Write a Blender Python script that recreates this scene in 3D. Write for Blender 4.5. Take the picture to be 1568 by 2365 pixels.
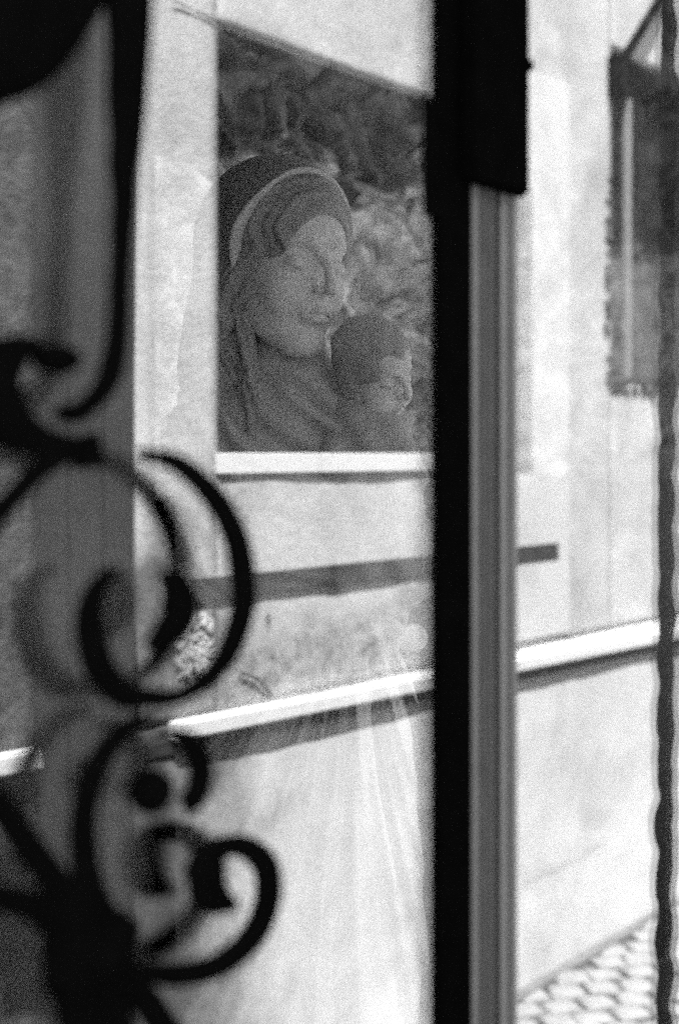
import bpy, bmesh, math, random
import numpy as np
from mathutils import Vector, Matrix, noise

random.seed(7)
C = bpy.context.scene
for o in list(bpy.data.objects):
    bpy.data.objects.remove(o)
col = C.collection

# ------------------------------------------------------------------ camera, world, sun, exposure
CAM_H = 1.8
WX = Vector((0.792, 0.610, 0.0)).normalized()      # view direction
RX = Vector((WX.y, -WX.x, 0.0))                    # to the right of the view
F = 3267.0
HOR = 1050.0
cam_d = bpy.data.cameras.new('camera')
cam = bpy.data.objects.new('camera', cam_d); col.objects.link(cam)
cam.location = (0, 0, CAM_H)
cam.rotation_euler = (math.pi / 2, 0, math.atan2(WX.y, WX.x) - math.pi / 2)
cam_d.sensor_fit = 'VERTICAL'; cam_d.sensor_height = 36.0
cam_d.lens = F / 2365.0 * 36.0
cam_d.shift_y = -(1182.5 - HOR) / 2365.0
cam_d.clip_start = 0.02; cam_d.clip_end = 400
cam_d.dof.use_dof = True
cam_d.dof.focus_distance = 2.22
cam_d.dof.aperture_fstop = 2.6
C.camera = cam

SUN_T = Vector((0.25, -0.365, -0.90)).normalized()   # the way the sunlight travels
world = bpy.data.worlds.new('World'); C.world = world; world.use_nodes = True
wn = world.node_tree.nodes; wl = world.node_tree.links
for n in list(wn): wn.remove(n)
sky = wn.new('ShaderNodeTexSky'); sky.sky_type = 'NISHITA'; sky.sun_disc = False
sky.sun_elevation = math.asin(-SUN_T.z)
sky.sun_rotation = math.atan2(-SUN_T.x, -SUN_T.y)
bw = wn.new('ShaderNodeRGBToBW')                    # black and white photograph: a neutral sky
bg = wn.new('ShaderNodeBackground'); bg.inputs['Strength'].default_value = 0.12
wo = wn.new('ShaderNodeOutputWorld')
wl.new(sky.outputs[0], bw.inputs[0]); wl.new(bw.outputs[0], bg.inputs[0]); wl.new(bg.outputs[0], wo.inputs[0])
sd = bpy.data.lights.new('sun', 'SUN'); sd.energy = 5.0; sd.angle = math.radians(0.5); sd.color = (1, 1, 1)
sun = bpy.data.objects.new('sun', sd); col.objects.link(sun)
sun.rotation_euler = SUN_T.to_track_quat('-Z', 'Y').to_euler()
sun.location = (0, 6, 8)
vs = C.view_settings
C.display_settings.display_device = 'sRGB'
vs.view_transform = 'Standard'; vs.look = 'None'; vs.gamma = 1.0; vs.use_curve_mapping = False
vs.exposure = 2.28
C.cycles.max_bounces = 10; C.cycles.diffuse_bounces = 5; C.cycles.glossy_bounces = 5
C.cycles.transparent_max_bounces = 12; C.cycles.sample_clamp_indirect = 6.0
C.cycles.use_adaptive_sampling = False
C.cycles.use_denoising = False                      # the grain of a fast film
C.cycles.caustics_reflective = False; C.cycles.caustics_refractive = False

# ------------------------------------------------------------------ the lane: main planes (metres)
GL = 0.683            # outer face of the window glass
IRON = 0.655          # plane of the wrought iron grille
OPP = 2.42            # how far the opposite wall lies along the glass normal, counted by way of the mirror
WALL = 2 * GL - OPP   # the face of the opposite wall, behind the camera

def ray(px, py):
    return WX + RX * ((px - 784.0) / F) + Vector((0, 0, 1)) * ((HOR - py) / F)

def at(px, py, Y):
    """where the ruler line through a measured point of the photograph meets the upright plane y = Y"""
    r = ray(px, py); t = Y / r.y
    return Vector((r.x * t, Y, CAM_H + r.z * t))

def opp(px, py):
    """same for the opposite wall, which is seen in the glass: (x, z) on the wall"""
    p = at(px, py, OPP); return p.x, p.z

# ------------------------------------------------------------------ materials
def mat(name):
    m = bpy.data.materials.new(name); m.use_nodes = True
    nt = m.node_tree
    for n in list(nt.nodes): nt.nodes.remove(n)
    out = nt.nodes.new('ShaderNodeOutputMaterial')
    b = nt.nodes.new('ShaderNodeBsdfPrincipled')
    nt.links.new(b.outputs[0], out.inputs[0])
    return m, nt, b, out

def tex(nt, scale, detail=6, rough=0.6, kind='noise', vec=None, dist=0.0):
    if vec is None:
        g = nt.nodes.new('ShaderNodeNewGeometry'); vec = g.outputs['Position']
    if kind == 'noise':
        t = nt.nodes.new('ShaderNodeTexNoise')
        t.inputs['Scale'].default_value = scale; t.inputs['Detail'].default_value = detail
        t.inputs['Roughness'].default_value = rough; t.inputs['Distortion'].default_value = dist
        nt.links.new(vec, t.inputs['Vector']); return t.outputs[0]
    t = nt.nodes.new('ShaderNodeTexVoronoi'); t.inputs['Scale'].default_value = scale
    nt.links.new(vec, t.inputs['Vector']); return t.outputs['Distance']

def ramp(nt, fac, stops):
    r = nt.nodes.new('ShaderNodeValToRGB')
    while len(r.color_ramp.elements) < len(stops): r.color_ramp.elements.new(0.5)
    for e, (p, v) in zip(r.color_ramp.elements, stops):
        e.position = p; e.color = (v, v, v, 1)
    nt.links.new(fac, r.inputs[0]); return r.outputs[0]

def mul(nt, a, b, op='MULTIPLY'):
    m = nt.nodes.new('ShaderNodeMath'); m.operation = op
    for i, v in enumerate((a, b)):
        if isinstance(v, (int, float)): m.inputs[i].default_value = v
        else: nt.links.new(v, m.inputs[i])
    return m.outputs[0]

def bump(nt, b, h, strength, dist):
    n = nt.nodes.new('ShaderNodeBump'); n.inputs['Strength'].default_value = strength
    n.inputs['Distance'].default_value = dist
    nt.links.new(h, n.inputs['Height']); nt.links.new(n.outputs[0], b.inputs['Normal'])

def stony(name, lo, hi, big, fine, rough=0.85, bs=0.5, bd=0.004, stain=None, dist=0.0, refl_dark=None, dark_top=None, flo=0.78, far=None, scar=None):
    m, nt, b, _ = mat(name)
    v = ramp(nt, tex(nt, big, 8, 0.65, dist=dist), [(0.3, lo), (0.68, hi)])
    f = ramp(nt, tex(nt, fine, 6, 0.7), [(0.25, flo), (0.75, 1.08)])
    v = mul(nt, v, f)
    if stain:
        s = ramp(nt, tex(nt, stain[0], 5, 0.6, dist=0.6), [(stain[1], stain[2]), (stain[1] + 0.12, 1.0)])
        v = mul(nt, v, s)
    if refl_dark or dark_top:
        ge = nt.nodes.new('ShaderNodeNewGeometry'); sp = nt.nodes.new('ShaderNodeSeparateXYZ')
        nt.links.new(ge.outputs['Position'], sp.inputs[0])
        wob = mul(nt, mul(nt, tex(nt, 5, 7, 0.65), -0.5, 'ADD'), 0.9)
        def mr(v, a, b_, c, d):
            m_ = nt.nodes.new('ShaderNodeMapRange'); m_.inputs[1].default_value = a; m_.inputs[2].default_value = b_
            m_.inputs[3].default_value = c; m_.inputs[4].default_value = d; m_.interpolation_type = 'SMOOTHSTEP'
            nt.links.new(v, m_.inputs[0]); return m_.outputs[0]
    if refl_dark:      # soft dark reflection painted into the wall colour beside the door
        gx = mr(mul(nt, sp.outputs[0], wob, 'ADD'), refl_dark[0], refl_dark[1], refl_dark[2], 1.0)
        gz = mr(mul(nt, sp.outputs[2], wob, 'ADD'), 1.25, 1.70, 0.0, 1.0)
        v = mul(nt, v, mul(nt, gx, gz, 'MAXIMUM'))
    if scar:      # plaster worn thin and pitted
        bx = None
        for ch_, (a_, b2) in ((0, scar[0]), (2, scar[1])):
            c_ = mul(nt, sp.outputs[ch_], mul(nt, wob, .35), 'ADD')
            q = mul(nt, mr(c_, a_, a_ + .12, 0, 1), mr(c_, b2 - .12, b2, 1, 0))
            bx = q if bx is None else mul(nt, bx, q)
        pit = ramp(nt, tex(nt, 26, 8, 0.7, dist=.5), [(0.36, .25), (0.56, .8)])
        v = mul(nt, v, mul(nt, 1.0, mul(nt, bx, mul(nt, 1.0, pit, 'SUBTRACT')), 'SUBTRACT'))
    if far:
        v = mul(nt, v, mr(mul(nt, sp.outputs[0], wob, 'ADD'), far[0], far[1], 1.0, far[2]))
    if dark_top:    # rock darker above a ragged line
        v = mul(nt, v, mr(mul(nt, sp.outputs[2], mul(nt, wob, .8), 'ADD'), dark_top[0], dark_top[1], 1.0, dark_top[2]))
    nt.links.new(v, b.inputs['Base Color'])
    b.inputs['Roughness'].default_value = rough
    bump(nt, b, mul(nt, tex(nt, fine * 0.7, 8, 0.7), tex(nt, big * 2.5, 6, 0.6), 'ADD'), bs, bd)
    return m

M = {}
M['plaster'] = stony('plaster', 0.50, 0.74, 2.3, 70, 0.95, 0.55, 0.005, stain=(1.3, 0.36, 0.80), refl_dark=(2.35, 2.85, 0.25), flo=0.66, scar=((2.55, 3.55), (1.10, 1.40)))
M['plaster_low'] = stony('plaster_low', 0.64, 0.80, 1.7, 90, 0.95, 0.35, 0.004, stain=(2.1, 0.36, 0.84), refl_dark=(2.40, 3.05, 0.12))
M['pale_stone'] = stony('pale_stone', 0.80, 0.88, 3, 90, 0.8, 0.2, 0.002)
M["rubble"] = stony("rubble", 0.14, 1.0, 11, 60, 0.9, 0.9, 0.012, dist=0.8, dark_top=(2.47, 2.56, 0.20), far=(3.7, 4.2, .3))
M['dark_rubble'] = stony('dark_rubble', 0.01, 0.16, 11, 60, 0.9, 0.9, 0.012, dist=1.2)
M['mortar'] = stony('mortar', 0.10, 0.22, 8, 80)
M['patch_stone'] = stony('patch_stone', 0.20, 0.62, 16, 120, 0.9, 0.8, 0.006)
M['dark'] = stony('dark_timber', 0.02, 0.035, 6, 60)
M['old_wood'] = stony('old_wood', 0.02, 0.045, 3, 40)
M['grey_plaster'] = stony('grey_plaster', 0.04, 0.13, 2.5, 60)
M['white_floor'] = stony('white_floor', 0.6, 0.75, 3, 60)
M['facade'] = stony('facade_plaster', 0.45, 0.6, 2, 60)
M['cobble'] = stony('cobble', 0.24, 0.36, 9, 120, 0.75, 0.5, 0.003)
M['joint'] = stony('joint_soil', 0.13, 0.22, 14, 90)
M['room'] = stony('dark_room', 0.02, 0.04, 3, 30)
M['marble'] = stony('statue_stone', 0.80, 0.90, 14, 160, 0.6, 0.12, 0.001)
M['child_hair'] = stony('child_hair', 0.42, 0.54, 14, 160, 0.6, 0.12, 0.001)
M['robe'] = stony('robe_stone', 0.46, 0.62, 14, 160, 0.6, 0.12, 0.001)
M['highlight'] = stony('highlight_stone', 0.72, 0.85, 14, 160, 0.6, 0.12, 0.001)  # paler stone putting the highlights of hem and hand into the colour
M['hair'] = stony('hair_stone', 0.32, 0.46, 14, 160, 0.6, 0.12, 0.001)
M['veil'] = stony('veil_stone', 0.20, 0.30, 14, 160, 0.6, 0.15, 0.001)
def plain(name, v, rough, lo=0.8, hi=1.2, sc=40, bs=0.2, bd=0.001):
    m, nt, b, _ = mat(name)
    c = ramp(nt, tex(nt, sc, 5, 0.6), [(0.3, v * lo), (0.7, v * hi)])
    nt.links.new(c, b.inputs['Base Color']); b.inputs['Roughness'].default_value = rough
    bump(nt, b, tex(nt, sc * 3, 5, 0.6), bs, bd); return m
M['iron'] = plain('black_iron', 0.003, 0.7, bs=0.5, bd=0.002)
M['rust'] = plain('rusty_iron', 0.010, 0.8, 0.3, 2.6, 22, 0.8, 0.002)
M['frame_black'] = plain('frame_black', 0.0025, 0.8)
M['frame_grey'] = plain('frame_grey', 0.19, 0.6, 0.9, 1.1)
M['bead_shade'] = plain('bead_shade', 0.07, 0.7)
M['bead'] = plain('glazing_bead', 0.45, 0.7)
M['window_white'] = plain('window_white', 0.32, 0.6)

R0 = 0.16
for k, a in (('iron', .0025), ('rust', .008), ('frame_black', .002)):   # sooty, unpolished
    nt = M[k].node_tree; b = nt.nodes['Principled BSDF']; b.inputs['Specular IOR Level'].default_value = 0.0
def glass_mat():
    m = bpy.data.materials.new('window_glass'); m.use_nodes = True
    nt = m.node_tree
    for n in list(nt.nodes): nt.nodes.remove(n)
    out = nt.nodes.new('ShaderNodeOutputMaterial')
    mix = nt.nodes.new('ShaderNodeMixShader')
    ge = nt.nodes.new('ShaderNodeNewGeometry')
    vm = nt.nodes.new('ShaderNodeVectorMath'); vm.operation = 'DOT_PRODUCT'
    nt.links.new(ge.outputs['Incoming'], vm.inputs[0]); nt.links.new(ge.outputs['Normal'], vm.inputs[1])
    c = mul(nt, vm.outputs['Value'], 0.0, 'ADD'); ab = nt.nodes.new('ShaderNodeMath'); ab.operation = 'ABSOLUTE'
    nt.links.new(c, ab.inputs[0])
    p5 = mul(nt, mul(nt, 1.0, ab.outputs[0], 'SUBTRACT'), 5.0, 'POWER')      # Schlick's mirror share, both faces of the pane
    fr = mul(nt, mul(nt, p5, 1 - R0), R0, 'ADD')
    tr = nt.nodes.new('ShaderNodeBsdfTransparent'); tr.inputs[0].default_value = (0.99, 0.99, 0.99, 1)
    gl = nt.nodes.new('ShaderNodeBsdfGlossy'); gl.inputs['Roughness'].default_value = 0.0
    gl.inputs['Color'].default_value = (1, 1, 1, 1)
    nt.links.new(fr, mix.inputs[0]); nt.links.new(tr.outputs[0], mix.inputs[1])
    nt.links.new(gl.outputs[0], mix.inputs[2]); nt.links.new(mix.outputs[0], out.inputs[0])
    return m
M['glass'] = glass_mat()
def edge_refl_mat():
    m, nt, b, out = mat('edge_reflection'); nt.nodes.remove(b)  # tinted see-through sheet standing in for a dim reflection
    t = nt.nodes.new('ShaderNodeBsdfTransparent'); nt.links.new(ramp(nt, tex(nt, 60, 4), [(0.3, .82), (.7, .92)]), t.inputs[0])
    nt.links.new(t.outputs[0], out.inputs[0]); return m
M['edge_refl'] = edge_refl_mat()

# ------------------------------------------------------------------ helpers
def mesh_obj(name, verts, faces, m, parent=None, smooth=False):
    me = bpy.data.meshes.new(name); me.from_pydata([tuple(v) for v in verts], [], [tuple(f) for f in faces])
    me.update()
    if smooth:
        me.polygons.foreach_set('use_smooth', [True] * len(me.polygons))
    me.materials.append(m)
    o = bpy.data.objects.new(name, me); col.objects.link(o)
    if parent is not None: o.parent = parent
    return o

def bm_obj(name, bm, m, parent=None, smooth=False):
    me = bpy.data.meshes.new(name); bm.normal_update(); bm.to_mesh(me); bm.free()
    if smooth: me.polygons.foreach_set('use_smooth', [True] * len(me.polygons))
    me.materials.append(m)
    o = bpy.data.objects.new(name, me); col.objects.link(o)
    if parent is not None: o.parent = parent
    return o

def box_bm(x0, x1, y0, y1, z0, z1, bev=0.0, seg=2):
    bm = bmesh.new(); bmesh.ops.create_cube(bm, size=1.0)
    for v in bm.verts:
        v.co = Vector((x0 + (v.co.x + .5) * (x1 - x0), y0 + (v.co.y + .5) * (y1 - y0), z0 + (v.co.z + .5) * (z1 - z0)))
    if bev: bmesh.ops.bevel(bm, geom=bm.edges[:], offset=bev, segments=seg, affect='EDGES')
    return bm

def box(name, m, parent, *a, bev=0.0):
    return bm_obj(name, box_bm(*a, bev=bev), m, parent)

def thing(name, label, cat, loc=(0, 0, 0), group=None):
    o = bpy.data.objects.new(name, None); col.objects.link(o); o.location = loc
    o.empty_display_size = 0.1
    o['label'] = label; o['category'] = cat
    if group: o['group'] = group
    return o

def tag(o, label, cat, group=None):
    o['label'] = label; o['category'] = cat
    if group: o['group'] = group
    return o

def struct(o):
    o['kind'] = 'structure'; return o

def parent_keep(o, p):
    o.parent = p; o.matrix_parent_inverse = Matrix.Translation(p.location).inverted()

def catmull(P, n=10):
    P = [np.array(p, float) for p in P]; out = []
    Q = [2 * P[0] - P[1]] + P + [2 * P[-1] - P[-2]]
    for i in range(1, len(Q) - 2):
        a, b, c, d = Q[i - 1:i + 3]
        for k in range(n):
            t = k / n
            out.append(0.5 * (2 * b + (c - a) * t + (2 * a - 5 * b + 4 * c - d) * t * t + (3 * b - a - 3 * c + d) * t ** 3))
    out.append(P[-1]); return out

def tube(pts, rad, seg=14, flat=1.0, normal=(0, 1, 0), lump=0.0, seed=0, wide=0.0):
    """swept forged bar: pts (n,3), rad list of radii; flat scales the thickness along the normal"""
    pts = [Vector(p) for p in pts]; n = len(pts); N = Vector(normal); V = []; Fc = []
    for i, p in enumerate(pts):
        t = (pts[min(i + 1, n - 1)] - pts[max(i - 1, 0)]).normalized()
        s = t.cross(N).normalized(); r = rad[i]; wd = 1 + wide * abs(s.x)
        for k in range(seg):
            a = 2 * math.pi * k / seg
            ca, sa = math.cos(a), math.sin(a)
            q = (abs(ca) ** 4 + abs(sa) ** 4) ** -0.25          # squarish section
            q = 0.6 + 0.4 * q
            rr = r * q
            if lump:
                rr *= 1 + lump * noise.noise(Vector((p.x * 40 + seed, p.y * 40 + k * .3, p.z * 40)))
            V.append(p + s * (rr * ca * wd) + N * (rr * sa * flat))
    for i in range(n - 1):
        for k in range(seg):
            a = i * seg + k; b = i * seg + (k + 1) % seg
            Fc.append((a, b, b + seg, a + seg))
    c0 = len(V); V.append(pts[0]); c1 = len(V); V.append(pts[-1])
    for k in range(seg):
        Fc.append((c0, (k + 1) % seg, k)); Fc.append((c1, (n - 1) * seg + k, (n - 1) * seg + (k + 1) % seg))
    return V, Fc

# ------------------------------------------------------------------ the setting: lane and ground
g = struct(box('ground', M['joint'], None, -40, 60, -30, 40, -0.30, -0.035))
lane = struct(box('lane', M['joint'], None, -8, 14, WALL + 0.004, GL + 0.06, -0.034, -0.022))
foot = struct(box('gutter_dirt', M['joint'], None, .6, 14, WALL - .01, WALL + .045, -.02, .004, bev=.004))
# cobbles: rows laid on the slant, one object each where the window mirrors them
def cobble_mesh(k):
    rnd = random.Random(k)
    bm = box_bm(-.047, .047, -.047, .047, -.03, 0.0)
    bmesh.ops.bevel(bm, geom=bm.edges[:], offset=0.012, segments=1, affect='EDGES')
    for v in bm.verts:
        v.co += Vector((rnd.uniform(-.009, .009), rnd.uniform(-.009, .009), rnd.uniform(-.003, .002)))
    me = bpy.data.meshes.new('cobble'); bm.to_mesh(me); bm.free()
    me.polygons.foreach_set('use_smooth', [True] * len(me.polygons)); me.materials.append(M['cobble']); return me
cm = [cobble_mesh(k) for k in range(8)]
ang = math.radians(38); ca, sa = math.cos(ang), math.sin(ang)
far_v, far_f = [], []
cnt = 0
for i in range(-90, 150):
    for j in range(-120, 90):
        u = i * 0.128 + (0.064 if j % 2 else 0) + random.uniform(-.005, .005); v = j * 0.111 + random.uniform(-.004, .004)
        x = 4 + u * ca - v * sa; y = u * sa + v * ca
        if not (-4 < x < 12 and WALL + 0.03 < y < GL - 0.02): continue
        near = 3.9 < x < 6.0 and y < -0.25
        me = random.choice(cm); rz = ang + random.uniform(-.08, .08)
        sx = random.uniform(1.14, 1.30); dz = random.uniform(-.004, .004)
        if near and cnt < 290:
            o = bpy.data.objects.new('cobblestone', me); col.objects.link(o); o.parent = lane
            o.location = (x, y, dz); o.rotation_euler = (random.uniform(-.04, .04), random.uniform(-.04, .04), rz)
            o.scale = (sx, 1, 1); cnt += 1
        else:
            b0 = len(far_v); c, s = math.cos(rz), math.sin(rz)
            for q in me.vertices:
                X, Y = q.co.x * sx, q.co.y
                far_v.append((x + X * c - Y * s, y + X * s + Y * c, q.co.z + dz))
            far_f += [tuple(b0 + k for k in p.vertices) for p in me.polygons]
fc = mesh_obj('cobbles', far_v, far_f, M['cobble'], lane); fc['kind'] = 'stuff'

# ------------------------------------------------------------------ the opposite wall (seen only in the glass)
ow = thing('plastered_house_wall', 'sunlit plastered wall across the lane, mirrored in the window glass', 'wall', (3.2, WALL, 0))
def owbox(name, m, x0, x1, y0, y1, z0, z1, bev=0.0):
    o = box(name, m, None, x0, x1, y0, y1, z0, z1, bev=bev); parent_keep(o, ow); return o
WX0, WZ0 = opp(505, 60); WX0 = opp(504, 500)[0]
WX1 = 4.10; ZS = CAM_H + 0.0; ZL = CAM_H + 1.083
DX0, DX1 = opp(85, 500)[0], opp(328, 500)[0]       # span of the added dark door
DZ = 4.4
B = WALL - 0.30
SX0 = opp(1412, 500)[0]; SX1 = SX0 + 1.6; SZ0 = opp(1400, 885)[1]; SZ1 = opp(1410, 110)[1]
def facing(name, x0, x1, z0, z1, m=None, nx=None):
    """a piece of the plastered face: fine uneven grid in front, square back"""
    nx = max(2, int((x1 - x0) / 0.03)); nz = max(2, int((z1 - z0) / 0.03))
    V = []; Fc = []
    for j in range(nz + 1):
        for i in range(nx + 1):
            x = x0 + (x1 - x0) * i / nx; z = z0 + (z1 - z0) * j / nz
            e = 0 if i in (0, nx) or j in (0, nz) else 1
            d = 0.006 * noise.noise(Vector((x * 2.3, 0, z * 2.3))) + 0.0025 * noise.noise(Vector((x * 11, 3, z * 11)))
            V.append((x, WALL + e * d, z))
    for j in range(nz):
        for i in range(nx):
            a = j * (nx + 1) + i; Fc.append((a + 1, a, a + nx + 1, a + nx + 2))
    k = len(V)
    V += [(x0, B, z0), (x1, B, z0), (x1, B, z1), (x0, B, z1)]
    bl, br, tr_, tl = 0, nx, nz * (nx + 1) + nx, nz * (nx + 1)
    Fc += [(k, k + 1, k + 2, k + 3)]
    Fc += [tuple([k + 1, k] + list(range(0, nx + 1)))]
    Fc += [tuple([k + 3, k + 2] + [tr_ - i for i in range(nx + 1)])]
    Fc += [tuple([k, k + 3] + [tl - i * (nx + 1) for i in range(nz + 1)])]
    Fc += [tuple([k + 2, k + 1] + [br + i * (nx + 1) for i in range(nz + 1)])]
    o = mesh_obj(name, V, Fc, m or M['plaster'], None, True)
    parent_keep(o, ow); return o
TOP = 5.2
facing('rough_face', 0.6, DX0, -.05, TOP, M['dark_rubble'])
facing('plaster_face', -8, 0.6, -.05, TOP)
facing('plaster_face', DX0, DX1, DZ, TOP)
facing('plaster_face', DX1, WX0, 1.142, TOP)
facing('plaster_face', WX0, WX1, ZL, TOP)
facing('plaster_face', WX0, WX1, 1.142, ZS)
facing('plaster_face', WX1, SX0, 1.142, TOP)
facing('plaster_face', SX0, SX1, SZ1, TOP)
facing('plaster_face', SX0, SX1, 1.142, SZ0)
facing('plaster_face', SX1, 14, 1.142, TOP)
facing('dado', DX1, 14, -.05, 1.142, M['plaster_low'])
# dark rooms behind the two window openings
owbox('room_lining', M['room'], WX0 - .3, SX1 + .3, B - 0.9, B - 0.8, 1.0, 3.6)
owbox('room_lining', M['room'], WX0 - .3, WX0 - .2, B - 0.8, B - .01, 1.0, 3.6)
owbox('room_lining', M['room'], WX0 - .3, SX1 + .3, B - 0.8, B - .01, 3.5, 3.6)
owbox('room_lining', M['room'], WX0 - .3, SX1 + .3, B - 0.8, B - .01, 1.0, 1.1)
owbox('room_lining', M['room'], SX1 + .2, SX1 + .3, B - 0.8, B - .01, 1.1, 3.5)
# reveals lined in dark timber
w1 = bpy.data.objects.new('window_recess', None); col.objects.link(w1); parent_keep(w1, ow)
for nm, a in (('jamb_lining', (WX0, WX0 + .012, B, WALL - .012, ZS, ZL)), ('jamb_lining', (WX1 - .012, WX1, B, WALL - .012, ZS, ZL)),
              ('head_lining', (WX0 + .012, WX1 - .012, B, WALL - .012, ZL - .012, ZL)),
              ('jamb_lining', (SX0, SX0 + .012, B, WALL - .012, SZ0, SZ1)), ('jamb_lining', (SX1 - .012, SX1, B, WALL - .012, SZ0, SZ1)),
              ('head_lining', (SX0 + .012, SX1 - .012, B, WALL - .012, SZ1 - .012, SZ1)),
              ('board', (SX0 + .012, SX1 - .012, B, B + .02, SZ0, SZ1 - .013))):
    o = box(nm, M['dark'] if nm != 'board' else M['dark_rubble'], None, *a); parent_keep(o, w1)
# sill
xa = opp(500, 1060)[0]
owbox('sill', M['pale_stone'], xa, WX1 + .05, B + .05, WALL + .008, ZS - .050, ZS + .004, bev=.003)
owbox('sill_shadow_line', M['dark'], xa + .01, WX1 + .04, WALL - .01, WALL + .0085, ZS - .0575, ZS - .0505)  # thin dark strip painted in as the shadow under the sill
# dark timber band let into the plaster
bx0 = opp(440, 1350)[0]; bx1 = opp(1285, 1285)[0]
owbox('timber_band', M['dark'], bx0, bx1, WALL - .01, WALL + .012, CAM_H - .365, CAM_H - .308, bev=.002)
# ledge (cap of the dado), falling a little to the right
def sloped(name, m, x0, x1, y0, y1, zo0, zo1, bev):
    bm = box_bm(x0, x1, y0, y1, 0, 1, bev=0)
    for v in bm.verts:
        base = CAM_H - .655 - .0175 * (v.co.x - 1.96)
        v.co.z = base + (zo1 if v.co.z > .5 else zo0)
    if bev: bmesh.ops.bevel(bm, geom=bm.edges[:], offset=bev, segments=2, affect='EDGES')
    o = bm_obj(name, bm, m, None); parent_keep(o, ow); return o
LX = opp(392, 1690)[0]
sloped('ledge', M['pale_stone'], LX, 14, WALL - .02, WALL + .034, -.030, .016, .006)
sloped('ledge_shadow_strip', M['dark'], DX1 + .004, 14, WALL - .02, WALL + .0095, -.062, -.0305, 0)  # dark strip painting the ledge's cast shadow on the wall
sloped('ledge', M['pale_stone'], .6, DX0 - .004, WALL - .02, WALL + .034, -.030, .016, .006)
# dark plank door added at the left for the dark zone of the reflection
d0 = thing('added_dark_door', 'tall dark plank door added for the dark zone of the reflection behind the iron scrolls', 'door', ((DX0 + DX1) / 2, WALL - .06, 0))
nb = 3; bwid = (DX1 - DX0) / nb
for i in range(nb):
    o = box('plank', M['old_wood'], None, DX0 + i * bwid + .004, DX0 + (i + 1) * bwid - .004, WALL - .06, WALL - .012 + random.uniform(-.003, .003), 0.0, DZ, bev=.003)
    parent_keep(o, d0)
o = box('backing_board', M['dark'], None, DX0, DX1, WALL - .13, WALL - .101, 0, DZ); parent_keep(o, d0)
# masonry showing where the plaster has come off
def stone_mesh(k, sub=2, amp=.35):
    bm = bmesh.new(); bmesh.ops.create_icosphere(bm, subdivisions=sub, radius=1)
    for v in bm.verts:
        c = v.co.copy()
        q = (abs(c.x) ** 3.2 + abs(c.y) ** 3.2 + abs(c.z) ** 3.2) ** (-1 / 3.2)
        d = q * (1 + amp * noise.noise(c * 1.3 + Vector((k * 7.1, 0, 0))) + amp * .45 * noise.noise(c * 3.6 + Vector((0, k * 5.3, 0))))
        v.co = c * d
    me = bpy.data.meshes.new('stone'); bm.to_mesh(me); bm.free()
    me.polygons.foreach_set('use_smooth', [True] * len(me.polygons)); return me
sm_patch = [stone_mesh(k, 2, .9) for k in range(6)]
for me in sm_patch:
    me.polygons.foreach_set('use_smooth', [False] * len(me.polygons))
for me in sm_patch: me.materials.append(M['patch_stone'])
rnd = random.Random(3)
def dark_patch():
    global sm_patch
    keep = sm_patch; sm_patch = []
    for me in keep:
        c = me.copy(); c.materials.clear(); c.materials.append(M['dark_rubble']); sm_patch.append(c)
    patch(1490, 892, 80, 16, 60); patch(1404, 650, 6, 240, 26)
    sm_patch = keep
def patch(cx, cy, rx, ry, n):
    for _ in range(n):
        px, py = cx + rnd.uniform(-rx, rx), cy + rnd.uniform(-ry, ry)
        x, z = opp(px, py)
        if 1.155 > z or x < DX1 + .03: continue
        o = bpy.data.objects.new('bare_stone', rnd.choice(sm_patch)); col.objects.link(o)
        s = rnd.uniform(.008, .020)
        o.scale = (s * rnd.uniform(.9, 1.6), .010, s * .8)
        o.location = (x, WALL + .001, z); o.rotation_euler = (0, rnd.uniform(0, 3), 0)
        parent_keep(o, ow)
patch(450, 1490, 38, 62, 60); dark_patch()
owbox('bare_mortar', M['dark_rubble'], opp(412, 1500)[0], opp(492, 1500)[0], WALL - .02, WALL + .0045, opp(450, 1560)[1], opp(450, 1425)[1], bev=.02)
owbox('pale_strip', M['plaster_low'], opp(1180, 900)[0], opp(1312, 900)[0], WALL - .02, WALL + .009, 1.17, opp(1250, 175)[1], bev=.004)  # paler, slightly raised strip of wall

# cracks
def crack(P, w):
    V = []
    pts = []
    for (px, py) in P:
        x, z = opp(px, py); pts.append(Vector((x, WALL + .007, z)))
    pts = [Vector(p) for p in catmull(pts, 6)]
    pts = [p + Vector((0, 0, .006 * noise.noise(p * 30))) for p in pts]
    v, f = tube(pts, [w * (0.6 + .6 * abs(noise.noise(p * 25))) for p in pts], 6, .8)
    o = mesh_obj('crack', v, f, M['dark']); parent_keep(o, ow)
crack([(400, 5), (440, 22), (504, 52)], .003)
crack([(616, 1418), (620, 1440)], .006)
crack([(1205, 2036), (1327, 1981), (1400, 1935)], .0008)
crack([(555, 1552), (585, 1565), (615, 1590), (622, 1610)], .005)

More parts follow.
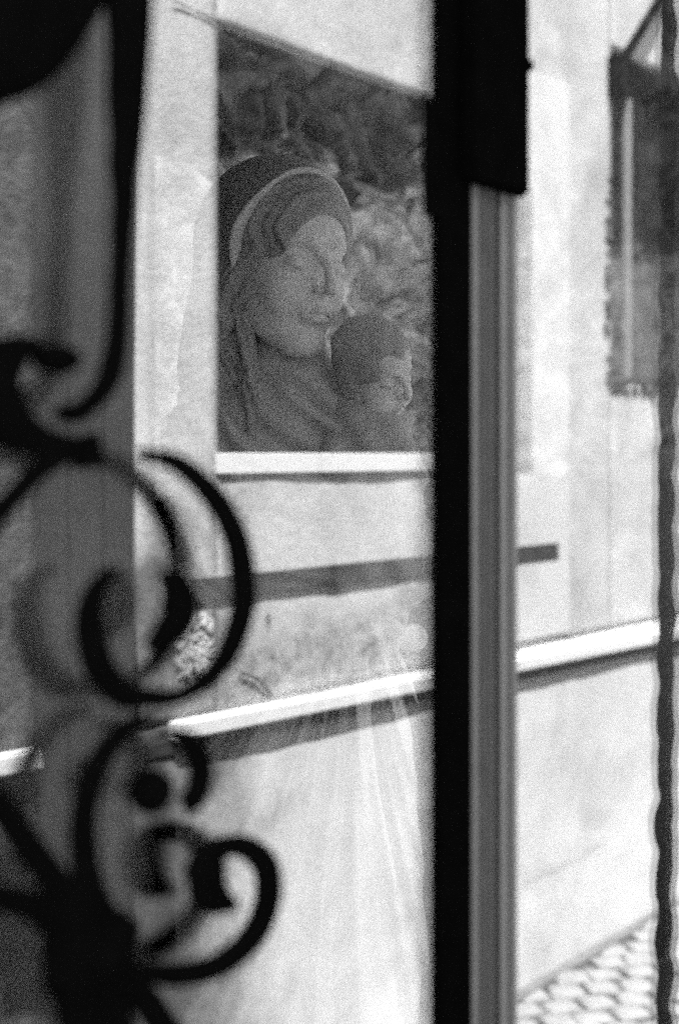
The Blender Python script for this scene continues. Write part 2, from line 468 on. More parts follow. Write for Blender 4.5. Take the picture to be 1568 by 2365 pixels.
# iron lamp arm and bolt on the wall by the second opening
br = thing('iron_wall_bracket', 'dark iron lamp bracket slanting up beside the barred opening', 'bracket', (SX0, WALL, SZ1))
p0 = Vector((*opp(1408, 150), 0)); p1 = Vector((*opp(1500, 0), 0))
v, f = tube([(p0.x, WALL + .05, p0.y), (p1.x, WALL + .05, p1.y), (p1.x + .25, WALL + .05, p1.y + .45)], [.018] * 3, 10)
o = mesh_obj('arm', v, f, M['iron']); parent_keep(o, br)
o = box('wall_plate', M['iron'], None, p0.x - .02, p0.x + .05, WALL + .001, WALL + .07, p0.y - .12, p0.y + .03, bev=.004); parent_keep(o, br)
xb = opp(1458, 500)[0]
pb = thing('pale_upright', 'pale narrow upright post standing in the dark opening at right', 'post', (xb, WALL - .03, SZ0))
o = box('post', M['window_white'], None, xb + .02, xb + .05, WALL - .05, WALL - .02, SZ0 + .003, SZ1 - .14, bev=.006); parent_keep(o, pb)
o = box('shoe', M['iron'], None, xb + .01, xb + .06, WALL - .07, WALL - .01, SZ0 + .001, SZ0 + .03, bev=.004); parent_keep(o, pb)

# ------------------------------------------------------------------ the chapel side: facade, window, room
fw = thing('chapel_facade', 'shaded plaster facade that holds the tall window', 'wall', (1.1, GL + .1, 0))
FH = 2.70
for a in ((-8, .15, GL + .02, GL + .30, -.05, FH), (4.7, 14, GL + .02, GL + .30, -.05, FH),
          (.15, 4.7, GL + .02, GL + .30, -.05, .60), (.15, 4.7, GL + .02, GL + .30, 2.62, FH)):
    o = box('wall_panel', M['facade'], None, *a); parent_keep(o, fw)
for a in ((4.7, 6.5, GL + .301, GL + .31, .02, FH - .01), (2.2, 4.699, GL + .301, GL + .31, .02, .599)):
    o = box('bounce_lining', M['white_floor'], None, *a); parent_keep(o, fw)  # unseen white sheets added to bounce sunlight onto the figure

win = thing('tall_window', 'tall glazed window with black meeting stile and grey bead', 'window', (1.08, GL, .6))
def wbox(name, m, *a, bev=.0015):
    o = box(name, m, None, *a, bev=bev); parent_keep(o, win); return o
def atX(X, px):      # the depth y at which an upright edge at X shows at image column px
    t = (px - 784.0) / F
    # (X*rx + Y*ry) = t*(X*wx + Y*wy)
    return X * (t * WX.x - RX.x) / (RX.y - t * WX.y)
def Xat(px, Y):
    return at(px, HOR, Y).x
XG = Xat(1004, GL)
Yf = GL - .004                           # front of the stile
XB = Xat(1090, Yf) 
X1 = Xat(1143, Yf); X2 = Xat(1160, Yf); X3 = Xat(1200, Yf)
ZB, ZT = .60, 2.62
X3A, X3B = X3 + .0012, Xat(1227, GL)
wbox('black_stile', M['frame_black'], XG, XB, Yf - .0005, GL + .006, ZB + .01, ZT - .01, bev=.001)
wbox('edge_reflection', M['edge_refl'], Xat(962, GL), XG - .0003, GL - .0012, GL - .0006, ZB + .012, ZT - .012, bev=0)  # added strip: dim mirror image of the stile on the glass
wbox('edge_reflection', M['edge_refl'], X3A, X3B, GL - .0012, GL - .0006, at(1210, 1095, GL).z, at(1210, 430, GL).z, bev=0)  # added strip for the mottled reflection right of the stile
wbox('bolt_keeper', M['frame_black'], Xat(974, GL), XG - .0004, GL - .0045, GL - .0014, at(990, 500, GL).z, at(990, 232, GL).z, bev=0)
def moulded(name, x0, x1, prof, m):
    """upright bead with a moulded section; prof = [(u, depth)]"""
    V = []; n = len(prof)
    for z in (ZB + .012, ZT - .012):
        for u, d in prof: V.append((x0 + (x1 - x0) * u, Yf + d, z))
        V.append((x1, GL + .018, z)); V.append((x0, GL + .018, z))
    m_ = n + 2; Fc = [(i, (i + 1) % m_, m_ + (i + 1) % m_, m_ + i) for i in range(m_)]
    Fc += [tuple(range(m_))[::-1], tuple(range(m_, 2 * m_))]
    o = mesh_obj(name, V, Fc, m); parent_keep(o, win); return o
moulded('grey_stile', XB + .0005, X1, [(0, .004), (.25, .000), (.45, .004), (.6, .012), (.8, .003), (1, .001)], M['frame_grey'])
wbox('groove', M['frame_black'], X1 + .0005, X2 - .0005, Yf + .004, GL + .016, ZB + .012, ZT - .012, bev=0)
moulded('grey_stile', X2, X3, [(0, .002), (.15, .0), (.5, .002), (.85, .0), (1, .004)], M['frame_grey'])
for a_, b_ in ((1114, 1124), (1132, 1136), (1176, 1182)):
    wbox('bead_shade_line', M['bead_shade'], Xat(a_, Yf), Xat(b_, Yf), Yf - .0006, Yf + .006, ZB + .014, ZT - .014, bev=0)  # dark strips painting shade into the hollows of the mouldings
# bolt case high on the stile, in front of the grey bead
Yb = Yf - .016
zb = at(1160, 436, Yb).z
wbox('bolt_case', M['frame_black'], Xat(1092, Yb), Xat(1226, Yb), Yb, Yf - .001, zb, ZT - .02, bev=.004)
wbox('bolt_pin', M['frame_black'], Xat(1222, Yb), Xat(1238, Yb), Yb + .002, Yb + .012, at(1230, 160, Yb).z, at(1230, 135, Yb).z)
wbox('jamb', M['frame_grey'], .15, .21, Yf, GL + .03, ZB, ZT); wbox('jamb', M['frame_grey'], 1.94, 2.05, Yf, GL + .03, ZB + .01, ZT - .01); wbox('jamb', M['frame_grey'], 4.64, 4.7, Yf, GL + .03, ZB, ZT)
wbox('head_rail', M['frame_grey'], .21, 4.64, Yf + .003, GL + .03, ZT - .009, ZT); wbox('bottom_rail', M['frame_grey'], .21, 4.64, Yf + .003, GL + .03, ZB, ZB + .009)
def pane(x0, x1):
    o = box('glass_pane', M['glass'], None, x0, x1, GL, GL + .004, ZB + .01, ZT - .01); parent_keep(o, win)
pane(.212, XG - .0005); pane(X3 + .001, 1.938); pane(2.052, 4.638)  # last pane: unseen bay added to light the figure from the right

# room
RX1 = 6.6
rm = struct(box('room_floor', M['white_floor'], None, .15, RX1, GL + .31, 3.0, -.02, .02))
RB = 2.15
struct(box('dark_floor_slab', M['room'], None, .21, 1.95, GL + .33, RB - .03, .0205, .034))  # added dark slab, cuts the light bounced from the left
rw = thing('rock_back_wall', 'craggy bare rock wall rising behind the carved figure', 'rock wall', (2.6, RB + .1, 0))
def crag(x0, x1, z0, z1, st, m, name):
    nx = int((x1 - x0) / st); nz = int((z1 - z0) / st); V = []; Fc = []
    for j in range(nz + 1):
        for i in range(nx + 1):
            x = x0 + (x1 - x0) * i / nx; z = z0 + (z1 - z0) * j / nz
            q = Vector((x * 3.1 + 4.2, 5.3, z * 3.6)); q += Vector((noise.noise(q * 1.3), 0, noise.noise(q * 1.3 + Vector((5, 5, 5))))) * .7
            d = .10 * noise.ridged_multi_fractal(q, 1.0, 2.1, 6, 1.0, 2.0) / 2
            c = noise.voronoi(q * 2.2)[0]; d -= .06 * min(1, (c[1] - c[0]) * 3)
            V.append((x, RB + .08 + d - .02 * noise.noise(q * 9), z))
    for j in range(nz):
        for i in range(nx):
            a = j * (nx + 1) + i; Fc.append((a, a + 1, a + nx + 2, a + nx + 1))
    o = mesh_obj(name, V, Fc, m, None, True); parent_keep(o, rw)
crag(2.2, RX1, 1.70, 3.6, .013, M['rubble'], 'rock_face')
o = box('mortar_bed', M['mortar'], None, .2, RX1, RB + .30, RB + .40, .02, 3.55); parent_keep(o, rw)
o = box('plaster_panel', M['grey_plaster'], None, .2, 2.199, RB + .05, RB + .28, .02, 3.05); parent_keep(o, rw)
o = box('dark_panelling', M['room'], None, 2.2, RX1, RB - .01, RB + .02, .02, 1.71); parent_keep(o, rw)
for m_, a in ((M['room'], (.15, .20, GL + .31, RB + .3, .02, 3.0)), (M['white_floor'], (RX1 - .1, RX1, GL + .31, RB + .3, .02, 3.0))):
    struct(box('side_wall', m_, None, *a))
struct(box('ceiling', M['facade'], None, -.2, 1.97, GL + .02, RB + .2, FH + .002, FH + .12))  # unseen ceiling, reaching back to keep the sun off the figure
struct(box('ceiling', M['facade'], None, 1.9702, RX1, GL + .02, 1.12, FH + .002, FH + .12))  # unseen ceiling cut short so sun drops in and lights the room
struct(box('dark_floor_slab', M['room'], None, 4.0, RX1 - .12, GL + .33, RB - .03, .0205, .034))  # added dark slab, dulls the sunlit floor behind the right pane

# ------------------------------------------------------------------ wrought iron grille
gr = thing('wrought_iron_grille', 'black wrought iron scrollwork grille in front of the window', 'grille', (.85, IRON, .6))
def forge(name, P, W, m=None, n=10, flat=.45, lump=.10, seed=0, Y=IRON, seg=12):
    """P: measured points along a bar, W: its width there (same ruler)"""
    P3 = []; R = []
    for (px, py), w in zip(P, W):
        p = at(px, py, Y); dep = p.dot(WX)
        P3.append(list(p) + [w * 1.4 / F * dep / 2])
    Q = catmull(P3, n)
    v, f = tube([q[:3] for q in Q], [max(q[3], .001) for q in Q], seg, flat, lump=lump, seed=seed, wide=.4)
    o = mesh_obj(name, v, f, m or M['iron'], None, True); parent_keep(o, gr); return o
def ball(name, px, py, w, h=None, Y=IRON):
    p = at(px, py, Y); dep = p.dot(WX); r = w / F * dep / 2 / .66; rz = (h or w) / F * dep / 2
    bm = bmesh.new(); bmesh.ops.create_icosphere(bm, subdivisions=3, radius=1)
    for v in bm.verts:
        k = 1 + .05 * noise.noise(v.co * 2 + p)
        v.co = Vector((p.x + v.co.x * r * k, p.y + v.co.y * min(r, .017), p.z + v.co.z * rz * k))
    o = bm_obj(name, bm, M['iron'], None, True); parent_keep(o, gr); return o
U = 1.0
# left upright with its hooked foot
forge('upright_bar', [(298, -260), (300, -60), (298, 100), (294, 250), (286, 400), (284, 500), (279, 600), (276, 700), (270, 790), (258, 860), (235, 905), (205, 935), (170, 952)],
      [74, 74, 70, 58, 46, 38, 34, 34, 36, 38, 36, 32, 26], lump=.14)
ball('hook_ball', 168, 955, 62, 52)
# leaf scroll at the upper left corner
forge('leaf_scroll', [(260, -90), (170, -30), (90, 30), (20, 90), (-60, 150)], [60, 110, 150, 150, 130], lump=.05)
# crescent scroll with ball
forge('crescent_scroll', [(98, 786), (50, 805), (0, 850), (-15, 900), (5, 955), (60, 1000), (120, 1022), (195, 1035)], [12, 44, 88, 108, 96, 66, 44, 34], lump=.05)
ball('scroll_ball', 132, 830, 80, 76)
forge('collar', [(196, 1005), (204, 1050), (206, 1084)], [44, 46, 46], lump=.05, flat=.7)
forge('scroll', [(205, 1035), (150, 1045), (90, 1085), (35, 1145), (-15, 1200), (-60, 1270)], [44, 40, 38, 36, 36, 36])
# the great volute
forge('volute_scroll', [(318, 1050), (365, 1056), (412, 1072), (465, 1115), (513, 1175), (545, 1245), (560, 1320), (562, 1390), (548, 1455), (518, 1520),
                 (470, 1575), (410, 1608), (350, 1612), (290, 1605), (250, 1570), (222, 1520), (208, 1450), (210, 1400), (232, 1350), (275, 1315), (325, 1304), (355, 1306)],
      [20, 26, 32, 36, 40, 42, 44, 44, 42, 38, 30, 28, 34, 42, 46, 50, 48, 42, 32, 12], lump=.06)
forge('volute_eye', [(368, 1328), (398, 1352), (414, 1395), (404, 1435), (375, 1465), (338, 1492)], [12, 46, 62, 62, 44, 16], lump=.04)
# C scroll below
forge('c_scroll', [(355, 1662), (315, 1672), (275, 1700), (235, 1750), (210, 1805), (196, 1870), (193, 1935), (200, 2010), (220, 2070), (252, 2130), (285, 2180)],
      [18, 30, 36, 40, 42, 42, 44, 44, 42, 40, 40], lump=.06)
forge('hook_scroll', [(355, 1700), (395, 1698), (432, 1712), (458, 1750), (464, 1795), (452, 1835), (428, 1858)], [14, 20, 30, 38, 40, 42, 40], lump=.06)
ball('scroll_ball', 350, 1828, 72, 106)
# lower right scroll
forge('lower_scroll', [(330, 2240), (380, 2250), (440, 2248), (500, 2232), (555, 2192), (598, 2136), (620, 2070), (616, 2010), (588, 1970), (548, 1952), (508, 1962), (480, 1990), (470, 2035)],
      [26, 34, 40, 44, 46, 48, 46, 42, 36, 34, 44, 60, 76], lump=.06)
forge('scroll_eye', [(484, 1990), (478, 2040), (500, 2072), (548, 2096)], [56, 62, 50, 12], lump=.04)
# junction of bars at the lower left
forge('stay_bar', [(-60, 1790), (0, 1862), (64, 1950), (149, 2064), (223, 2158), (280, 2225), (330, 2300), (400, 2400)], [44, 44, 44, 46, 48, 44, 42, 42])
forge('stay_bar', [(-60, 2070), (0, 2074), (74, 2092), (140, 2130), (223, 2200), (255, 2290), (285, 2400)], [40, 40, 44, 60, 90, 56, 44], lump=.08)
forge('leaf', [(110, 2170), (160, 2215), (190, 2280), (190, 2400)], [30, 100, 80, 70], lump=.08)
forge('leaf_collar', [(300, 2122), (262, 2182), (215, 2240)], [46, 66, 60], flat=.8)
# the hammered upright at the right
P = []; W = []
for k in range(62):
    y = -120 + k * 42
    P.append((1654 - (y / 2365.0) * 10 + 2.5 * math.sin(k * 1.9), y)); W.append(37 + 3 * math.sin(k * 2.1) + 2 * math.sin(k * 5.3))
forge('upright_bar', P, W, m=M['rust'], n=4, lump=.18, flat=.8)
for zz in (.66, 2.55):
    o = box('rail', M['iron'], None, .15, 2.0, IRON - .010, IRON + .010, zz, zz + .03, bev=.003); parent_keep(o, gr)

# ------------------------------------------------------------------ the statue: sculpted by distance fields
def surface_nets(Fv, o, h):
    nx, ny, nz = Fv.shape
    S = Fv < 0
    acc = np.zeros((nx - 1, ny - 1, nz - 1, 3), np.float32); num = np.zeros((nx - 1, ny - 1, nz - 1), np.float32)
    def sl(d, n): return slice(d, d + n - 1)
    for ax in range(3):
        oth = [a for a in range(3) if a != ax]
        for i in (0, 1):
            for j in (0, 1):
                a0 = [0, 0, 0]; a0[oth[0]] = i; a0[oth[1]] = j; a1 = list(a0); a1[ax] = 1
                A = Fv[sl(a0[0], nx), sl(a0[1], ny), sl(a0[2], nz)]; Bv = Fv[sl(a1[0], nx), sl(a1[1], ny), sl(a1[2], nz)]
                cr = (A < 0) != (Bv < 0)
                t = np.where(cr, A / np.where(cr, A - Bv, 1), 0)
                for q in range(3):
                    acc[..., q] += np.where(cr, (t if q == ax else a0[q]), 0)
                num += cr
    mask = num > 0
    idx = -np.ones(mask.shape, np.int64); idx[mask] = np.arange(mask.sum())
    ijk = np.argwhere(mask)
    V = (ijk + acc[mask] / num[mask][:, None]) * h + np.array(o)
    Fc = []
    for ax in range(3):
        b, c = (ax + 1) % 3, (ax + 2) % 3
        lo = [slice(1, -1)] * 3; lo[ax] = slice(0, -1); hi = [slice(1, -1)] * 3; hi[ax] = slice(1, None)
        s0 = S[tuple(lo)]; s1 = S[tuple(hi)]
        for flip in (False, True):
            e = np.argwhere((s0 & ~s1) if not flip else (~s0 & s1))
            if not len(e): continue
            p = e.copy(); p[:, b] += 1; p[:, c] += 1
            def g(db, dc):
                q = p.copy(); q[:, b] -= db; q[:, c] -= dc; return idx[q[:, 0], q[:, 1], q[:, 2]]
            quad = np.stack([g(1, 1), g(0, 1), g(0, 0), g(1, 0)], 1)
            if flip: quad = quad[:, ::-1]
            Fc.append(quad)
    return V, np.concatenate(Fc)

def grid(lo, hi, h):
    ax = [np.arange(lo[i], hi[i], h, dtype=np.float32) for i in range(3)]
    return np.meshgrid(*ax, indexing='ij')
def ell(P, c, r, tilt=None):
    x, y, z = P[0] - c[0], P[1] - c[1], P[2] - c[2]
    k0 = np.sqrt((x / r[0]) ** 2 + (y / r[1]) ** 2 + (z / r[2]) ** 2) + 1e-9
    k1 = np.sqrt((x / r[0] ** 2) ** 2 + (y / r[1] ** 2) ** 2 + (z / r[2] ** 2) ** 2) + 1e-9
    return k0 * (k0 - 1) / k1
def cap(P, a, b, r0, r1=None):
    r1 = r0 if r1 is None else r1
    a = np.array(a, np.float32); b = np.array(b, np.float32); d = b - a; L = float(d @ d)
    t = np.clip(((P[0] - a[0]) * d[0] + (P[1] - a[1]) * d[1] + (P[2] - a[2]) * d[2]) / L, 0, 1)
    return np.sqrt((P[0] - a[0] - t * d[0]) ** 2 + (P[1] - a[1] - t * d[1]) ** 2 + (P[2] - a[2] - t * d[2]) ** 2) - (r0 + t * (r1 - r0))
def path(P, pts, rs):
    d = None
    for i in range(len(pts) - 1):
        q = cap(P, pts[i], pts[i + 1], rs[i], rs[i + 1]); d = q if d is None else smin(d, q, .004)
    return d
def smin(a, b, k):
    h = np.clip(.5 + .5 * (b - a) / k, 0, 1); return b + (a - b) * h - k * h * (1 - h)
def smax(a, b, k): return -smin(-a, -b, k)

def face_sdf(P):
    X = np.abs(P[0]); Q = (X, P[1], P[2])
    d = ell(P, (0, .018, .045), (.076, .095, .085))
    d = smin(d, ell(P, (0, -.028, -.020), (.066, .066, .098)), .03)
    d = smin(d, ell(P, (0, -.058, .050), (.054, .036, .040)), .03)            # forehead
    d = smin(d, ell(P, (0, -.074, -.104), (.021, .018, .017)), .022)          # chin
    d = smin(d, ell(Q, (.036, -.058, -.040), (.028, .027, .034)), .02)        # cheeks
    d = smin(d, cap(Q, (.046, .0, -.055), (.018, -.062, -.106), .020, .014), .03)   # jaw
    d = smax(d, -ell(Q, (.032, -.103, .006), (.024, .026, .018)), .010)       # sockets
    d = smin(d, ell(Q, (.031, -.0765, .001), (.0195, .0170, .0140)), .003)
    d = smax(d, -path(Q, [(.012, -.092, .012), (.022, -.0915, .0165), (.035, -.0895, .0165), (.049, -.078, .010)], [.0022] * 4), .0015)     # lids
    d = smax(d, -path(Q, [(.013, -.0885, -.002), (.023, -.0925, -.0085), (.036, -.0910, -.0095), (.051, -.080, -.003)], [.0028] * 4), .0012)
    d = smin(d, path(Q, [(.007, -.096, .012), (.012, -.096, .025), (.024, -.0935, .033), (.038, -.086, .034), (.055, -.069, .024)], [.0036, .0042, .0046, .0042, .0026]), .007)
    d = smin(d, path(P, [(0, -.082, .040), (0, -.095, .018), (0, -.108, -.002), (0, -.119, -.026)], [.0075, .0062, .0062, .0088]), .005)
    d = smin(d, ell(P, (0, -.117, -.029), (.0095, .010, .0078)), .006)
    d = smax(d, -ell(Q, (.021, -.103, -.022), (.007, .014, .018)), .010)       # beside the nose
    d = smax(d, -ell(Q, (.027, -.092, -.064), (.004, .006, .006)), .006)       # corners of the mouth
    d = smin(d, ell(Q, (.0115, -.104, -.031), (.0075, .0095, .0065)), .006)
    d = smax(d, -ell(Q, (.006, -.110, -.0385), (.0035, .005, .003)), .003)
    d = smin(d, ell(P, (0, -.088, -.060), (.026, .014, .018)), .014)
    d = smin(d, path(Q, [(0, -.1015, -.0605), (.005, -.1028, -.0585), (.013, -.097, -.0605), (.023, -.086, -.0645)], [.0042, .0048, .0036, .0012]), .003)
    d = smin(d, path(Q, [(0, -.0995, -.0715), (.009, -.0970, -.0705), (.020, -.087, -.0665)], [.0060, .0050, .0015]), .003)
    d = smax(d, -path(Q, [(0, -.1065, -.0655), (.009, -.1035, -.0645), (.024, -.0885, -.0660)], [.0021, .0019, .0012]), .0012)
    d = smax(d, -ell(P, (0, -.105, -.0830), (.014, .008, .0045)), .008)
    return d

def sdf_obj(name, fn, lo, hi, h, m, parent, xform=None):
    P = grid(lo, hi, h); Fv = fn(P).astype(np.float32)
    Fv[0] = Fv[-1] = 1; Fv[:, 0] = Fv[:, -1] = 1; Fv[:, :, 0] = Fv[:, :, -1] = 1
    V, Fc = surface_nets(Fv, lo, h)
    me = bpy.data.meshes.new(name)
    me.vertices.add(len(V)); me.vertices.foreach_set('co', V.astype(np.float32).ravel())
    me.loops.add(Fc.size); me.loops.foreach_set('vertex_index', Fc.ravel().astype(np.int32))
    me.polygons.add(len(Fc)); me.polygons.foreach_set('loop_start', np.arange(0, Fc.size, 4, dtype=np.int32))
    me.update(calc_edges=True); me.validate()
    me.polygons.foreach_set('use_smooth', [True] * len(me.polygons)); me.materials.append(m)
    o = bpy.data.objects.new(name, me); col.objects.link(o); o.parent = parent
    if xform is not None: o.matrix_basis = xform
    return o

# statue frame: x = to the viewer's right, y = away, z = up, origin under the figure
SD = 2.10; SS = SD / F
def stg(px, py, y=0.0):
    return Vector(((px - 640) * SS, y, CAM_H + (HOR - py) * SS))
sx = (640 - 784) * SS
st_loc = WX * SD + RX * sx
st = thing('madonna_statue', 'carved stone veiled woman holding a child, standing behind the glass', 'statue', (st_loc.x, st_loc.y, 0))
st.rotation_euler = (0, 0, math.atan2(RX.y, RX.x))
HC = stg(650, 612)
def headM(c, yaw, pitch, roll, s):
    return Matrix.Translation(c) @ Matrix.Rotation(roll, 4, 'Y') @ Matrix.Rotation(yaw, 4, 'Z') @ Matrix.Rotation(pitch, 4, 'X') @ Matrix.Scale(s, 4)
HM = headM(HC, math.radians(40), math.radians(7), math.radians(2), 1.04)
sdf_obj('face', face_sdf, (-.1, -.15, -.15), (.1, .13, .15), .0020, M['marble'], st, HM)

def hair_sdf(P):
    x, y, z = P
    d = ell(P, (0, .010, .046), (.088, .113, .100))
    d = smin(d, ell((np.abs(x), y, z), (.068, .004, -.015), (.021, .040, .070)), .02)       # bunches over the ears
    d = smin(d, cap((np.abs(x), y, z), (.072, .010, -.03), (.080, .030, -.13), .022, .018), .02)
    # strands sweep back from the parting
    t = y * 1.0 + z * .30 + .010 * np.sin(z * 48 + 1) + .004 * np.sin(z * 110)
    s = np.sin(t * 340) * .0016 + np.sin(t * 145 + 1) * .0026
    d = d + s
    # the hairline: cut out the face
    X = np.abs(x)
    cut = ell(P, (0, -.128, -.030), (.070, .102, .110))
    return smax(d, -cut, .004)
sdf_obj('hair', hair_sdf, (-.12, -.12, -.17), (.12, .15, .16), .0022, M['hair'], st, HM)

def veil_sdf(P):
    x, y, z = P
    X = np.abs(x)
    out = ell(P, (0, .022, .048), (.103, .118, .109))
    out = smin(out, cap(P, (0, .050, .03), (0, .075, -.16), .094, .088), .03)
    inn = ell(P, (0, .018, .045), (.089, .106, .097))
    inn = smin(inn, cap(P, (0, .035, .0), (0, .040, -.2), .082, .078), .03)
    fold = .0035 * np.sin(np.arctan2(y - .05, x) * 11 + z * 22) * np.clip((.06 - z) / .12, 0, 1)
    d = np.maximum(out + fold, -inn)
    edge = -(y - (-.012 - .034 * z / .12 + .004 * np.sin(z * 45)))          # keeps y > edge
    d = smax(d, edge, .004)
    return d
def hem_sdf(P):
    x, y, z = P
    out = ell(P, (0, .022, .048), (.103, .118, .109))
    out = smin(out, cap(P, (0, .050, .03), (0, .075, -.16), .094, .088), .03)
    edge = -(y - (-.012 - .034 * z / .12 + .004 * np.sin(z * 45)))
    rim = np.sqrt((edge + .002) ** 2 + (np.maximum(np.abs(out + .004) - .004, 0) * 1.0) ** 2) - (.0038 + .0016 * np.sin(z * 30 + 1))
    return np.where(z > -.17, rim, 1)
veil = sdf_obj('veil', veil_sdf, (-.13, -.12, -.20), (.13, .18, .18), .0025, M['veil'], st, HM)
sdf_obj('veil_hem', hem_sdf, (-.13, -.09, -.20), (.13, .06, .18), .0022, M['highlight'], veil)

# body and robe, in the statue frame
def body_sdf(P):
    x, y, z = P
    def S(px, py, yy=0.0): v = stg(px, py, yy); return (v.x, v.y, v.z)
    d = cap(P, S(672, 760, .03), S(672, 960, .045), .050, .058)                # neck
    d = smin(d, cap(P, S(560, 1010, .06), S(820, 1000, .05), .085, .078), .05)  # shoulders
    d = smin(d, cap(P, S(600, 1000, .06), S(690, 1700, .10), .125, .150), .06)  # trunk
    d = smin(d, cap(P, S(690, 1500, .08), S(720, 2900, .10), .155, .190), .06)  # skirt
    d = smin(d, cap(P, S(520, 1030, .05), S(500, 1330, .0), .062, .055), .03)   # near upper arm
    d = smin(d, cap(P, S(500, 1330, .0), S(810, 1430, -.09), .052, .036), .03)  # forearm
    d = smin(d, cap(P, S(850, 1010, .05), S(935, 1290, .02), .060, .050), .03)  # far arm
    d = smin(d, cap(P, S(935, 1290, .02), S(860, 1440, -.08), .045, .032), .03)
    gx, gy, gz = S(800, 1440)
    d = smin(d, cap(P, (gx + .01, -.08, gz), (gx + .03, -.06, gz - .9), .028, .09), .04)
    # folds: falling fan below the hands, swags above, soft vertical pleats elsewhere
    q = np.arctan2(x - gx, np.abs(gz - z) + .12)
    below = np.clip((gz - z) / .10, 0, 1); above = 1 - below
    f1 = np.sin(q * 48 + 1.4 * np.sin(z * 7) + 2.6 * np.sin(q * 11 + 1)) * .0135 + np.sin(q * 121 + 2 + 2 * np.sin(z * 5)) * .0035
    rr = np.sqrt((x - gx - .05) ** 2 + (z - gz - .42) ** 2)
    f2 = np.sin(rr * 150 + 2.0 * np.sin(x * 22)) * .0065 + np.sin(rr * 67 + x * 18) * .008
    f3 = np.clip((z - (gz + .18)) / .05, 0, 1) * np.clip((gz + .40 - z) / .03, 0, 1)
    neck = np.clip((z - S(0, 890)[2]) / .02, 0, 1)
    d = d + (f1 * below + f2 * above) * (1 - neck)
    # neckline rolls
    for k, (zz, r) in enumerate(((905, .0040), (925, .0048), (950, .0040))):
        c = S(672, zz, .04); t = np.sqrt((np.sqrt((x - c[0]) ** 2 * .75 + (y - c[1]) ** 2) - (.062 + .012 * k)) ** 2 + (z - c[2] - .12 * (y - c[1])) ** 2) - r
        d = smin(d, t, .006)
    return d
b0 = stg(400, 2500); b1 = stg(1060, 740)
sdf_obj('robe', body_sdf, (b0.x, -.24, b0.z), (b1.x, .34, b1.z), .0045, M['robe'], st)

# the long veil falling over the near shoulder, and hair locks
def drape_sdf(P):
    def S(px, py, yy=0.0): v = stg(px, py, yy); return (v.x, v.y, v.z)
    d = path(P, [S(525, 700, .02), S(528, 800, .0), S(515, 880, -.01), S(470, 950, -.01), S(430, 1040, .01)], [.026, .032, .036, .040, .046])
    x, y, z = P
    d = d + .0030 * np.sin(x * 190 + z * 110) + .0022 * np.sin(x * 330 + z * 170 + 1)
    l = path(P, [S(574, 640, -.02), S(566, 740, -.035), S(580, 840, -.04), S(588, 930, -.055), S(580, 1040, -.06)], [.014, .016, .014, .012, .006])
    l = l + .0018 * np.sin((x * .9 + z * .25) * 420) + .001 * np.sin(x * 700)
    return np.minimum(d, l)
a0 = stg(370, 1110); a1 = stg(640, 600)
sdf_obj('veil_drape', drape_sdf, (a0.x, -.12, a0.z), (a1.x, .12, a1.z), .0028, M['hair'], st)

# the child leaning on her shoulder
CM = headM(stg(862, 862, -.02), math.radians(42), math.radians(34), math.radians(-20), .58)
def child_face(P):
    d = face_sdf(P)
    X = np.abs(P[0])
    d = smin(d, ell((X, P[1], P[2]), (.038, -.056, -.052), (.034, .032, .032)), .02)      # full cheeks
    return d
ch = sdf_obj('child_head', child_face, (-.1, -.15, -.15), (.1, .13, .15), .0030, M['marble'], st, CM)
def child_hair(P):
    x, y, z = P
    d = ell(P, (0, .016, .046), (.092, .110, .100))
    d = smin(d, ell((np.abs(x), y, z), (.07, .02, -.02), (.020, .035, .045)), .02)
    d = d + .003 * np.sin(x * 90 + np.sin(z * 60)) * np.sin(z * 80 + y * 50)
    return smax(d, -ell(P, (0, -.125, -.038), (.068, .096, .092)), .004)
sdf_obj('child_hair', child_hair, (-.12, -.12, -.12), (.12, .15, .16), .0035, M['child_hair'], ch)
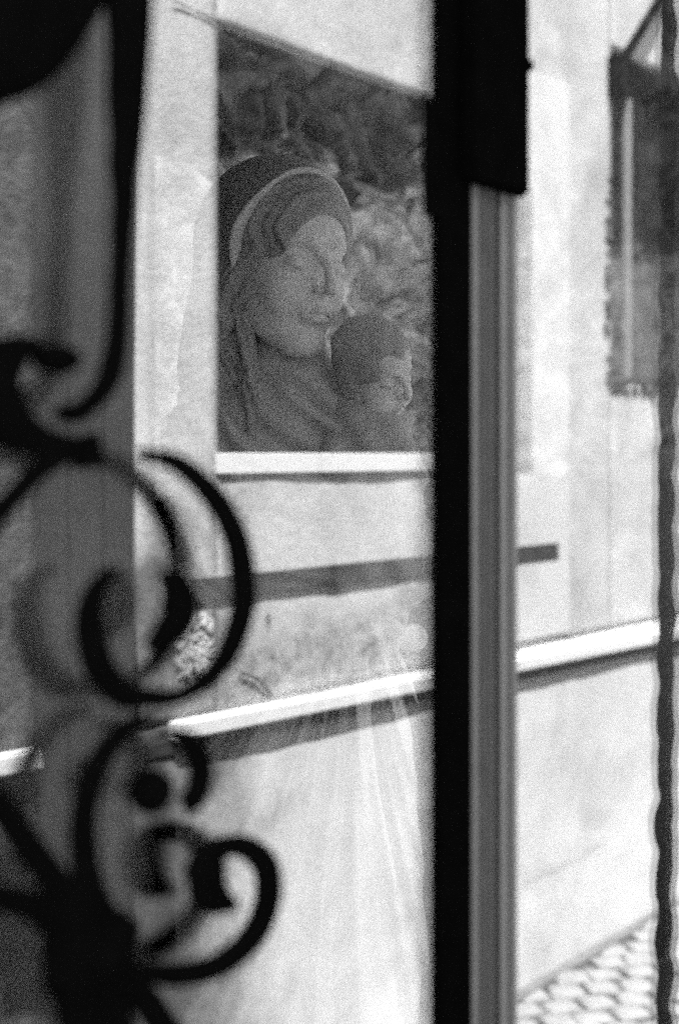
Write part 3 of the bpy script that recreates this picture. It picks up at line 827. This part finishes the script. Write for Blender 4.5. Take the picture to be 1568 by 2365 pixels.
def child_body(P):
    def S(px, py, yy=0.0): v = stg(px, py, yy); return (v.x, v.y, v.z)
    x, y, z = P
    d = cap(P, S(850, 930, .0), S(860, 1180, -.04), .045, .075)
    d = smin(d, cap(P, S(812, 950, .0), S(770, 1060, -.05), .026, .022), .02)
    d = smin(d, cap(P, S(905, 985, .0), S(945, 1100, -.05), .028, .024), .02)
    d = smin(d, cap(P, S(860, 1180, -.04), S(930, 1330, -.09), .055, .034), .03)
    d = smin(d, cap(P, S(850, 1180, -.04), S(830, 1360, -.09), .050, .032), .03)
    return d + .0028 * np.sin(x * 120 + z * 70) + .002 * np.sin(z * 160 - x * 40)
c0 = stg(700, 1480); c1 = stg(1010, 880)
sdf_obj('child_body', child_body, (c0.x, -.2, c0.z), (c1.x, .12, c1.z), .004, M['robe'], st)
# the hand that gathers the robe
def hand_sdf(P):
    def S(px, py, yy=0.0): v = stg(px, py, yy); return (v.x, v.y, v.z)
    d = cap(P, S(905, 1448, -.105), S(948, 1455, -.09), .017, .020)
    for k, (dy, L, b) in enumerate(((-16, 0, .0), (-2, -12, .004), (12, -8, .004), (25, 8, .0))):
        f = path(P, [S(900, 1448 + dy, -.118), S(868 + L * .5, 1440 + dy * 1.1, -.128 - b), S(838 + L, 1434 + dy * 1.2, -.118), S(826 + L, 1442 + dy * 1.2, -.104)], [.0085, .0078, .0068, .0055])
        d = smin(d, f, .0025)
    t = path(P, [S(915, 1436, -.110), S(888, 1412, -.122), S(862, 1408, -.120)], [.010, .0088, .0066])
    return smin(d, t, .005)
h0 = stg(790, 1520); h1 = stg(1000, 1370)
sdf_obj('hand', hand_sdf, (h0.x, -.17, h0.z), (h1.x, -.04, h1.z), .0022, M['highlight'], st)
# pedestal
pd = thing('stone_pedestal', 'plain stone block carrying the statue, under the frame edge', 'pedestal', (st_loc.x, st_loc.y, 0))
pd.rotation_euler = st.rotation_euler
bm = box_bm(-.22, .32, -.16, .36, .02, .80, bev=.01); o = bm_obj('block', bm, M['mortar'], pd)
bm = box_bm(-.25, .35, -.19, .39, .801, .86, bev=.01); o = bm_obj('cap', bm, M['mortar'], pd)
